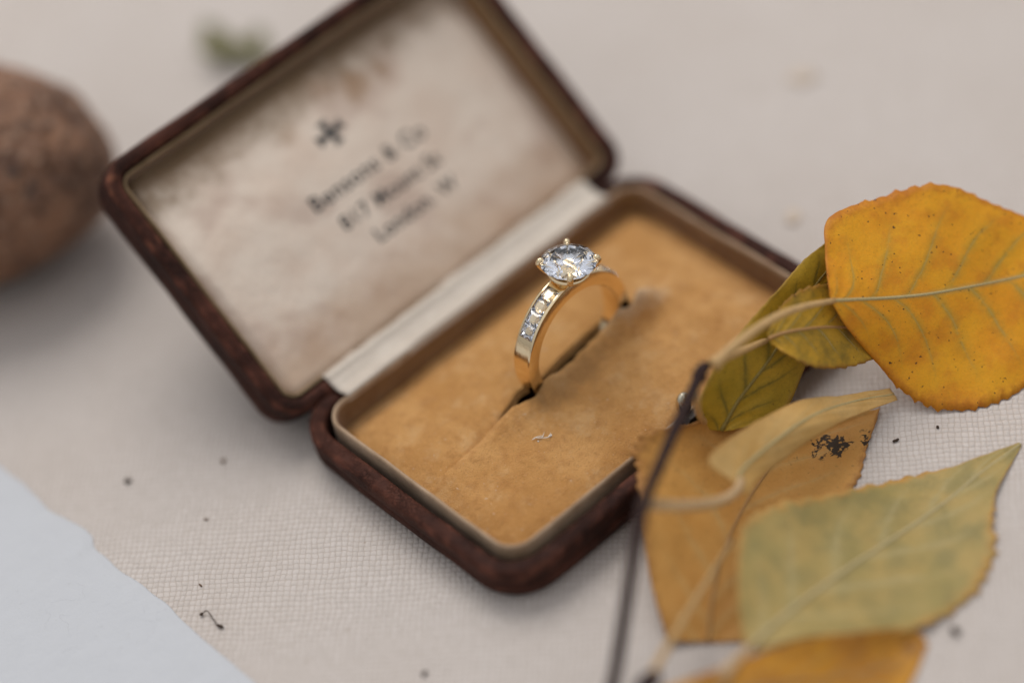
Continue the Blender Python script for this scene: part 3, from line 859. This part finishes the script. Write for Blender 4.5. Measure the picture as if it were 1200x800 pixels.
# four prongs on the diagonals, a little basket under the stone
for k in range(4):
    a = math.radians(45 + 90 * k + 2)
    c, s = math.cos(a), math.sin(a)
    path = [(0.9 * c, 0.9 * s, R_OUT - 0.5), (1.7 * c, 1.7 * s, R_OUT + 0.35), (3.05 * c, 3.05 * s, GZ - 1.2), (3.92 * c, 3.92 * s, GZ - 0.2), (3.98 * c, 3.98 * s, GZ + 0.25), (3.72 * c, 3.72 * s, GZ + 0.60)]
    path = catmull(path, 20)
    rad = [0.52 - 0.10 * i / 20 for i in range(21)]
    tb = tube_data([TR(p) for p in path], rad, 12)
    bead = sphere_data(TR((3.74 * c, 3.74 * s, GZ + 0.52)), 0.43, 14, 10, (1, 1, 1.0))
    o = build('prong', *merge([tb, bead]), MT['gold'], ring)
def gallery():
    P = [TR((2.62 * math.cos(2 * math.pi * i / 40), 2.62 * math.sin(2 * math.pi * i / 40), GZ - 1.75)) for i in range(41)]
    a = tube_data(P, 0.30, 10, False)
    # plinth on the band under the basket
    rows = [(1.55, R_OUT - 0.6), (1.6, R_OUT + 0.2), (1.95, R_OUT + 0.5), (2.5, R_OUT + 0.85)]
    V, F = [], []
    for r, z in rows:
        for i in range(32):
            t = 2 * math.pi * i / 32; V.append(TR((r * math.cos(t), r * 0.9 * math.sin(t), z)))
    for j in range(len(rows) - 1):
        for i in range(32):
            F.append((j * 32 + i, j * 32 + (i + 1) % 32, (j + 1) * 32 + (i + 1) % 32, (j + 1) * 32 + i))
    return build('basket', *merge([a, (V, F)]), MT['gold'], ring)
gallery()

def princess(a, R, sx, sy):
    """square-cut stone set at angle a on the band, its top just under the rails"""
    ca, sa = math.cos(a), math.sin(a)
    def T(v):  # v: along band, across band, radial
        r = R + v[2]
        return TR((sa * r + ca * v[0], v[1], ca * r - sa * v[0]))
    pts = []
    for (ux, uy) in ((1, 1), (-1, 1), (-1, -1), (1, -1)):
        pts += [T((ux * sx, uy * sy, 0)), T((ux * sx, uy * sy, -0.06)), T((ux * sx * 0.50, uy * sy * 0.50, 0.34)), T((ux * sx * 0.36, uy * sy * 0.36, -0.52))]
    for (ux, uy) in ((1, 0), (0, 1), (-1, 0), (0, -1)):
        pts += [T((ux * sx * 0.84, uy * sy * 0.84, 0.20)), T((ux * sx * 0.72, uy * sy * 0.72, -0.36))]
    pts.append(T((0, 0, -0.66)))
    return pts
for s in (-1, 1):
    for k in range(4):
        a = math.radians(23.2 + 11.2 * k) * s
        hull('shoulder_diamond', princess(a, R_OUT - 0.02, 0.96, 1.07), ring, MT['diamond'], (math.sin(a), 0, math.cos(a)))

# ------------------------------------------------------------------ brown stone behind the lid
def make_stone():
    c = Vector((-37.5, 91.0, ZT))
    V, F = [], []
    bm = bmesh.new()
    bmesh.ops.create_icosphere(bm, subdivisions=6, radius=1.0)
    for v in bm.verts:
        p = v.co.normalized()
        d = 1 + 0.07 * mnoise.noise(p * 1.0 + Vector((3, 1, 7))) + 0.022 * mnoise.noise(p * 3.2) + 0.018 * mnoise.noise(p * 6.5) - 0.035 * max(0, mnoise.noise(p * 9 + Vector((5, 0, 0)))) + 0.012 * mnoise.noise(p * 19)
        q = Vector((p.x * 21.5, p.y * 17.5, p.z * 15.6)) * d
        q = Matrix.Rotation(math.radians(-35), 3, 'Z') @ q
        v.co = q
    zmin = min(v.co.z for v in bm.verts)
    bm.verts.ensure_lookup_table()
    V = [(v.co.x + c.x, v.co.y + c.y, max(v.co.z - zmin, 0.35) - 0.35 + ZT) for v in bm.verts]
    F = [tuple(v.index for v in f.verts) for f in bm.faces]
    bm.free()
    o = build('stone', V, F, MT['stone'], origin=(c.x, c.y, ZT))
    return tag(o, 'rounded brown pitted stone beside the lid at the left edge', 'stone')
make_stone()

# ------------------------------------------------------------------ autumn leaves
LEAF_STATIONS = {
  'A': [[(21.9,-28.1,21.4), (22.1,-27.6,21.9), (21.7,-28.7,20.7)],
        [(25,-28.9,19.6), (26,-23.4,23.3), (22.3,-30,17.2)],
        [(30,-30.4,16.9), (30.8,-19.7,24.7), (24.5,-32.6,10.6)],
        [(35,-32.7,15.1), (38.7,-21.5,23.5), (25.8,-36.4,6.1)],
        [(40.3,-34.8,13.5), (47.1,-25.5,22.1), (28.5,-41.5,3.8)],
        [(45.7,-36.9,12), (51.7,-30.5,17.8), (33.5,-45.4,3.8)],
        [(50.7,-39.4,11.3), (55.1,-35.1,14.5), (40.5,-46.5,3.8)],
        [(56.5,-41.7,9.9), (56.7,-41,10.6), (55.9,-42.3,9.1)]],
  'B': [[(2.5,-25,10.1), (1.3,-23.6,10.6), (3.9,-26.3,9.9)],
        [(6.4,-24.7,12.5), (0.7,-22.7,13.9), (10.4,-28.3,9)],
        [(11.6,-24.7,14.8), (6.1,-21.8,18.3), (16.1,-27.2,11.1)],
        [(17.7,-23.9,16.7), (12.5,-21.4,20.1), (21.6,-24.7,14.1)],
        [(24.3,-22.6,18.8), (19.6,-21.1,21.5), (27.7,-23.9,16.7)],
        [(30.1,-22.1,19.6), (25.6,-20.1,21.5), (32.5,-23.5,17)],
        [(33.7,-21.8,19.1), (31.2,-20.4,21.6), (35.2,-22.7,17.7)]],
  'C': [[(13,-24.7,19.1), (13.2,-24.2,19.6), (12.8,-25.3,18.5)],
        [(15.3,-26.4,19.7), (17.9,-23.8,21.9), (13,-28,18.5)],
        [(19.9,-28.2,18), (23.3,-24.9,21.2), (15.3,-31.1,15.9)],
        [(25.2,-29.1,14), (29.1,-25.7,16.1), (21.6,-32.2,12.1)],
        [(29.6,-29.9,10.1), (31.8,-28.7,10.9), (27.7,-31.6,9.1)]],
  'D': [[(-5.1,-36.3,13.6), (-5.3,-35.1,14.4), (-5.1,-37.1,12.9)],
        [(-3.4,-34.8,14.3), (-6,-31.8,16.7), (-2.1,-36.1,12.5)],
        [(2.3,-34.2,13.8), (0.2,-31.3,16.4), (3.7,-35.3,10.8)],
        [(10.3,-34.2,12.7), (9.7,-31.1,13.4), (11.3,-35.8,10.5)],
        [(17.9,-34.6,9.5), (17.1,-33.1,10.3), (17.8,-36.1,8.3)],
        [(24.8,-35.4,5.7), (24.8,-34.6,6.3), (24.8,-36.1,5.1)]],
  'E': [[(-20.8,-44.4,3.8), (-24.4,-40.8,4.6), (-16.7,-48.8,3.8)],
        [(-16,-40.7,5.2), (-21.3,-35.5,7.8), (-9.3,-47,3.8)],
        [(-9,-36.3,5.6), (-16.2,-29.1,11.8), (-0.9,-43.7,3.8)],
        [(-0.3,-32.6,5.2), (-11.1,-23.3,12.3), (7,-41.8,3.8)],
        [(8.4,-30.5,4.7), (-6.9,-20.8,14), (12.3,-40,3.8)],
        [(15,-30.6,4.1), (3,-23.9,11.4), (17.7,-37.1,3.8)],
        [(21,-32.9,4.1), (17,-29,6.5), (23,-34.5,3.8)]],
  'F': [[(-20.6,-52,8.8), (-20.5,-51.4,9.3), (-20.3,-52.6,8.5)],
        [(-16.2,-51.8,8.7), (-16,-45.7,10.9), (-14.4,-56.6,8.5)],
        [(-8.8,-51.4,7.5), (-8.8,-39.9,11.3), (-4,-62.7,5.2)],
        [(0.1,-51.2,5.6), (-3.1,-39.7,10.5), (5.2,-64.5,3.8)],
        [(8.8,-51.3,3.8), (6.1,-42.8,7.4), (12.3,-62.7,3.8)],
        [(16.3,-52.1,3.8), (15.5,-45.4,3.8), (18.4,-57.8,3.8)],
        [(23.5,-52.4,3.8), (22.6,-49.6,3.8), (22.1,-55.8,3.8)],
        [(30,-53,3.8), (30.1,-52.6,3.8), (29.8,-53.2,3.8)]],
  'G': [[(-34.3,-50.7,12.1), (-34.3,-50.3,12.4), (-34.4,-51.1,11.6)],
        [(-27.9,-55.1,9.9), (-25.4,-52.7,10.5), (-31.4,-58.4,9.5)],
        [(-20.3,-59.1,7.4), (-16.6,-55.9,9.3), (-25.4,-63.8,6.3)],
        [(-13.3,-62.5,5), (-8.7,-59.9,6.9), (-18.2,-68.3,4.6)],
        [(-7.7,-64.5,3.8), (-3.3,-62.7,4.8), (-10.5,-68.4,3.8)],
        [(-2.8,-65.1,3.8), (-2.7,-64.8,4.1), (-3.1,-65.6,3.8)]],
}
STEM_PATHS = {
  'petA': [(1.3,-26.7,25), (5.7,-27,25.8), (12,-27,25.1), (17.1,-27.4,23.5), (22.2,-28.3,21.3)],
  'petC': [(2.3,-26.3,24.5), (8.3,-24.7,20.7), (14.3,-23.2,16.9)],
  'petD': [(-19.5,-33.7,21.6), (-14.6,-35.8,18.4), (-9.5,-36.5,15.1), (-6.2,-36.5,14.1), (-4.2,-35.5,13.9)],
  'petF': [(-27.2,-53.8,10.7), (-24,-53.1,10.2), (-20.3,-52.1,8.9)],
  'petH': [(-33.3,-47.8,12.1), (-23.9,-43.9,10.8), (-15.4,-40.7,9.8), (-9.1,-38,8.4)],
  'petB': [(-2.5,-26.8,22.7), (0.7,-23.5,13.1), (4.2,-22.9,7.1)],
  'twig': [(-43.1,-48.2,10.6), (-37.1,-45.1,12.2), (-29.2,-40.5,17.7), (-20.8,-35.3,22.4), (-13.8,-32,23.4), (-7.3,-29,23.9), (-2.2,-26.8,24.4), (-0.3,-26.1,24.6)],
}

def leaf_mesh(st, teeth=0.06, nteeth=26, seed=0, tstart=0.3, nu=150, nv=30, wave=0.5):
    mids = catmull([s[0] for s in st], nu); lefts = catmull([s[1] for s in st], nu); rights = catmull([s[2] for s in st], nu)
    rnd = random.Random(seed)
    offs = [rnd.uniform(0.3, 1.35) for _ in range(nteeth + 2)]
    V, F, UV = [], [], []
    for i in range(nu + 1):
        s = i / nu
        M, L, R = mids[i], lefts[i], rights[i]
        tk = s * nteeth; kk = int(tk); fr = tk - kk
        saw = (fr ** 1.4) * offs[kk] if fr < 0.8 else (0.73 * (1 - fr) / 0.2) * offs[kk]
        small = 0.35 * abs(math.sin(tk * 3 * math.pi)) * (0.5 + 0.5 * offs[kk])
        amp = teeth * (0.12 + 0.88 * smoothstep(tstart, tstart + 0.25, s)) * (0.7 + 0.6 * mnoise.noise(Vector((s * 9, seed, 0))))
        for j in range(nv + 1):
            v = -1 + 2 * j / nv
            e = v * (1 + amp * (saw + small * 0.4) * (abs(v) ** 5))
            P = M + (R - L) * 0.5 * e + ((L + R) * 0.5 - M) * (e * e)
            V.append(P); UV.append((s, 0.5 + 0.5 * v))
    for i in range(nu):
        for j in range(nv):
            a = i * (nv + 1) + j; F.append((a, a + 1, a + nv + 2, a + nv + 1))
    # gentle cockle along the surface normal, quilted between the veins
    me_n = []
    for i in range(nu + 1):
        for j in range(nv + 1):
            a = V[min(i + 1, nu) * (nv + 1) + j] - V[max(i - 1, 0) * (nv + 1) + j]
            b = V[i * (nv + 1) + min(j + 1, nv)] - V[i * (nv + 1) + max(j - 1, 0)]
            nn = a.cross(b)
            me_n.append(nn.normalized() if nn.length > 1e-9 else Vector((0, 0, 1)))
    out = []
    for idx, P in enumerate(V):
        s, vv = UV[idx]; t = abs(vv * 2 - 1)
        q = (s - 0.26 * t ** 0.9 + (0.055 if vv > 0.5 else 0)) * 7.0
        quilt = 0.07 * math.cos(2 * math.pi * q) * (1 - t) * min(1, t * 6)
        w = wave * (mnoise.noise(P * 0.14 + Vector((seed, 0, 0))) + 0.35 * mnoise.noise(P * 0.45 + Vector((0, seed, 0)))) * min(1.0, 0.25 + t)
        p2 = P + me_n[idx] * (quilt + w)
        if p2.z < ZT + 0.15: p2.z = ZT + 0.15
        out.append(p2)
    return out, F, UV, mids

twig = tag(empty('birch_twig', (-30.0, -41.0, ZT)), 'thin dark twig with yellowing autumn leaves lying against the ring box', 'twig')
LEAF_SPEC = {
    'A': dict(mat='leafA', rib='rib_pale', pet='petA', pm='petiole', teeth=0.065, n=27, rr=0.24, rp=(0.75, 0.36), seed=3, label='large amber leaf with green veins'),
    'B': dict(mat='leafB', rib='rib_olive', pet='petB', pm='petiole', teeth=0.05, n=24, rr=0.28, rp=(0.5, 0.4), seed=11, label='olive leaf leaning on the box edge'),
    'C': dict(mat='leafC', rib='rib_orange', pet='petC', pm='petiole', teeth=0.11, n=16, ts=0.0, rr=0.26, rp=(0.5, 0.4), seed=17, label='small bronze leaf under the amber one'),
    'D': dict(mat='leafD', rib='rib_pale', pet='petD', pm='petiole_pink', teeth=0.02, n=14, rr=0.30, rp=(0.75, 0.6), seed=23, label='pale curled leaf seen from below'),
    'E': dict(mat='leafE', rib='rib_orange', pet=None, pm='petiole', teeth=0.10, n=22, rr=0.22, rp=(0.5, 0.4), seed=29, label='ochre leaf with black lacy spots'),
    'F': dict(mat='leafF', rib='rib_grey', pet='petF', pm='petiole_pink', teeth=0.14, n=23, ts=0.15, rr=0.40, rp=(0.85, 0.5), seed=37, label='khaki green leaf with an orange margin'),
    'G': dict(mat='leafG', rib='rib_orange', pet=None, pm='petiole', teeth=0.05, n=20, rr=0.3, rp=(0.6, 0.5), seed=41, label='yellow and brown leaf under the khaki one'),
}
for key in 'EGDFBCA':
    sp = LEAF_SPEC[key]
    V, F, UV, mids = leaf_mesh(LEAF_STATIONS[key], sp['teeth'], sp['n'], sp['seed'], sp.get('ts', 0.3))
    o = build('leaf', V, F, MT[sp['mat']], twig, uvs=UV)
    o['label'] = sp['label']
    sol = o.modifiers.new('thickness', 'SOLIDIFY'); sol.thickness = 0.13 * S; sol.offset = 0
    # raised midrib on the face turned to the viewer
    nv1 = 31
    path, rad = [], []
    for i in range(0, len(mids), 3):
        c = V[i * nv1 + nv1 // 2]
        path.append(c); rad.append(sp['rr'] * (1 - 0.8 * i / len(mids)) + 0.05)
    build('midrib', *tube_data(path, rad, 8), MT[sp['rib']], o)
    if sp['pet']:
        p = catmull(STEM_PATHS[sp['pet']], 24)
        n = len(p)
        rad = [sp['rp'][0] + (sp['rp'][1] - sp['rp'][0]) * i / (n - 1) for i in range(n)]
        rad[0] *= 1.35; rad[1] *= 1.2
        build('petiole', *tube_data(p, rad, 10), MT[sp['pm']], o)
def knobbly(path, n, r0, r1, nodes):
    p = catmull(path, n)
    rad = []
    for i in range(n + 1):
        s = i / n
        r = r0 + (r1 - r0) * s
        for (c, w, k) in nodes: r += k * math.exp(-((s - c) / w) ** 2)
        rad.append(r * (1 + 0.10 * mnoise.noise(Vector((s * 40, 0, 0)))))
    return tube_data(p, rad, 12)
build('stem', *knobbly(STEM_PATHS['twig'], 70, 0.85, 0.72, [(0.45, 0.012, 0.2), (0.70, 0.010, 0.15), (0.925, 0.016, 0.40), (0.975, 0.012, 0.25)]), MT['twig'], twig)
build('bud', *sphere_data(Vector(STEM_PATHS['twig'][-1]) + Vector((0.4, 0.2, 0.2)), 0.85, 14, 10, (1.5, 1, 0.9)), MT['twig'], twig)
build('loose_stalk', *tube_data(catmull(STEM_PATHS['petH'], 24), [0.55 - 0.25 * i / 24 for i in range(25)], 10), MT['petiole'], twig)
e0 = Vector(STEM_PATHS['petH'][0])
build('bud', *sphere_data(e0 + Vector((-1.0, -0.5, 0.1)), 1.3, 14, 10, (1.7, 1.0, 0.8)), MT['twig'], twig)

# ------------------------------------------------------------------ green sprig behind the lid
def make_sprig():
    org = Vector((15.0, 93.6, ZT))
    root = tag(empty('green_sprig', org), 'little moss-green sprig lying on the cloth behind the lid', 'sprig')
    build('stem', *tube_data(catmull([org + Vector(p) for p in ((2, -5, 1.0), (0, 0, 1.6), (-2, 4, 2.0))], 12), 0.5, 8), MT['green'], root)
    rnd = random.Random(2)
    for k, (dx, dy, ang, ln) in enumerate(((0, -2, 40, 6), (-1, 1, 130, 6.5), (-2, 4, 75, 6.5), (0, -1, 100, 6))):
        a = math.radians(ang)
        b = org + Vector((dx, dy, 1.6)); d = Vector((math.cos(a), math.sin(a), 0.35)); w = Vector((-math.sin(a), math.cos(a), 0))
        V, F = [], []
        for i in range(9):
            s = i / 8; hw = ln * 0.30 * math.sin(math.pi * min(s * 0.92 + 0.06, 1)) + 0.05
            for v in (-1, -0.5, 0, 0.5, 1): V.append(b + d * (s * ln) + w * (v * hw) + Vector((0, 0, 0.5 * v * v - 0.8 * s * s + 0.6 * s)))
        for i in range(8):
            for j in range(4):
                q = i * 5 + j; F.append((q, q + 1, q + 6, q + 5))
        o = build('leaflet', V, F, MT['green'], root)
        m = o.modifiers.new('thickness', 'SOLIDIFY'); m.thickness = 0.2 * S
make_sprig()

# ------------------------------------------------------------------ bits lying about
def crumb(name, pos, r, mat, label, cat, seed, sc=(1.3, 0.9, 0.6), group=None):
    bm = bmesh.new(); bmesh.ops.create_icosphere(bm, subdivisions=2, radius=1)
    for v in bm.verts:
        d = 1 + 0.45 * mnoise.noise(v.co * 1.7 + Vector((seed * 3.1, 0, 0)))
        v.co = Vector((v.co.x * sc[0], v.co.y * sc[1], v.co.z * sc[2])) * d * r
        v.co = Matrix.Rotation(seed * 1.3, 3, 'Z') @ v.co
    zm = min(v.co.z for v in bm.verts)
    V = [(v.co.x + pos[0], v.co.y + pos[1], v.co.z - zm + pos[2]) for v in bm.verts]
    F = [tuple(v.index for v in f.verts) for f in bm.faces]; bm.free()
    return tag(build(name, V, F, MT[mat], origin=pos), label, cat, group)
crumb('plant_crumb', (0.7, -66.9, ZT + 0.03), 0.60, 'crumb', 'dark crumb on the cloth at the right below the khaki leaf', 'crumb', 1)
crumb('plant_crumb', (-53.3, 37.3, ZT + 0.03), 0.42, 'crumb', 'brown crumb on the cloth nearest the top of the paper edge', 'crumb', 2)
crumb('plant_crumb', (-42.1, 29.6, ZT + 0.03), 0.36, 'crumb_brown', 'small brown crumb on the cloth left of the box corner', 'crumb', 3)
crumb('plant_crumb', (-50.4, 23.1, ZT + 0.03), 0.22, 'crumb_brown', 'tiny brown crumb on the cloth midway between paper and box', 'crumb', 4)
crumb('plant_crumb', (-48.1, -20.0, ZT + 0.03), 0.36, 'crumb', 'small dark crumb on the cloth at the bottom edge of the picture', 'crumb', 5)
crumb('plant_crumb', (-58.2, 14.5, ZT + 0.03), 0.20, 'crumb_brown', 'tiny brown crumb just above the dark seed stalk near the paper', 'crumb', 6, (2.0, 0.6, 0.5))
crumb('plant_crumb', (20.0, -39.8, ZT + 0.03), 0.30, 'crumb', 'dark crumb on the cloth between the ochre and khaki leaves', 'crumb', 7, (1.7, 0.8, 0.5))
crumb('plant_crumb', (25.4, -42.5, ZT + 0.03), 0.22, 'crumb', 'tiny crumb on the cloth just below the amber leaf', 'crumb', 8)
crumb('plant_flake', (66.6, 20.5, ZT + 0.02), 1.5, 'crumb_tan', 'pale tan flake on the cloth in the upper right', 'flake', 9, (1.4, 1.0, 0.12))
crumb('plant_flake', (43.2, 0.6, ZT + 0.02), 1.1, 'crumb_tan', 'pale tan flake on the cloth above the box right edge', 'flake', 10, (1.5, 1.0, 0.12))
def seed_stalk():
    root = tag(empty('seed_stalk', (-61.2, 8.8, ZT)), 'tiny dark curled seed stalk on the cloth beside the paper edge', 'seed stalk')
    a = Vector((-61.3, 10.3, ZT + 0.35)); b = Vector((-61.0, 7.4, ZT + 0.30))
    build('seed_head', *sphere_data(a, 0.25, 10, 8, (1.2, 1, 0.9)), MT['crumb'], root)
    p = catmull([a, a + Vector((0.7, -0.3, 0.25)), (a + b) / 2 + Vector((0.5, 0.2, 0.15)), b], 16)
    build('stalk', *tube_data(p, [0.06 + 0.03 * math.sin(i * 1.3) ** 2 for i in range(17)], 6), MT['crumb'], root)
    build('husk', *sphere_data(b + Vector((0.1, -0.6, 0.0)), 0.26, 10, 8, (0.9, 2.4, 0.8), Matrix.Rotation(0.3, 3, 'Z')), MT['crumb'], root)
seed_stalk()
def lint(pos, seed, label, n=3):
    rnd = random.Random(seed)
    parts = []
    x, y = pos
    def on(px, py, h): return Vector((px, py, pad_z(px - BX, py) + h))
    for k in range(n):
        ax, ay = x + rnd.uniform(-0.8, 0.8), y + rnd.uniform(-0.5, 0.5)
        pts = [on(ax + dx, ay + dy, 0.18 + rnd.uniform(0, 0.25)) for dx, dy in ((-0.9, 0.4), (-0.2, rnd.uniform(-0.3, 0.5)), (0.6, rnd.uniform(-0.5, 0.3)))]
        parts.append(tube_data(catmull(pts, 8), [0.03, 0.05, 0.07, 0.06, 0.08, 0.06, 0.05, 0.04, 0.02], 6))
    parts.append(sphere_data(on(x + 0.7, y - 0.5, 0.10), 0.24, 10, 8, (1.3, 0.8, 0.6)))
    parts.append(sphere_data(on(x - 1.0, y + 0.1, 0.06), 0.13, 8, 6))
    V, F = merge(parts)
    return tag(build('lint_fleck', V, F, MT['lint'], origin=on(x, y, 0)), label, 'lint')
lint((-12.8, -6.3), 1, 'white lint fleck on the velvet pad below the ring')
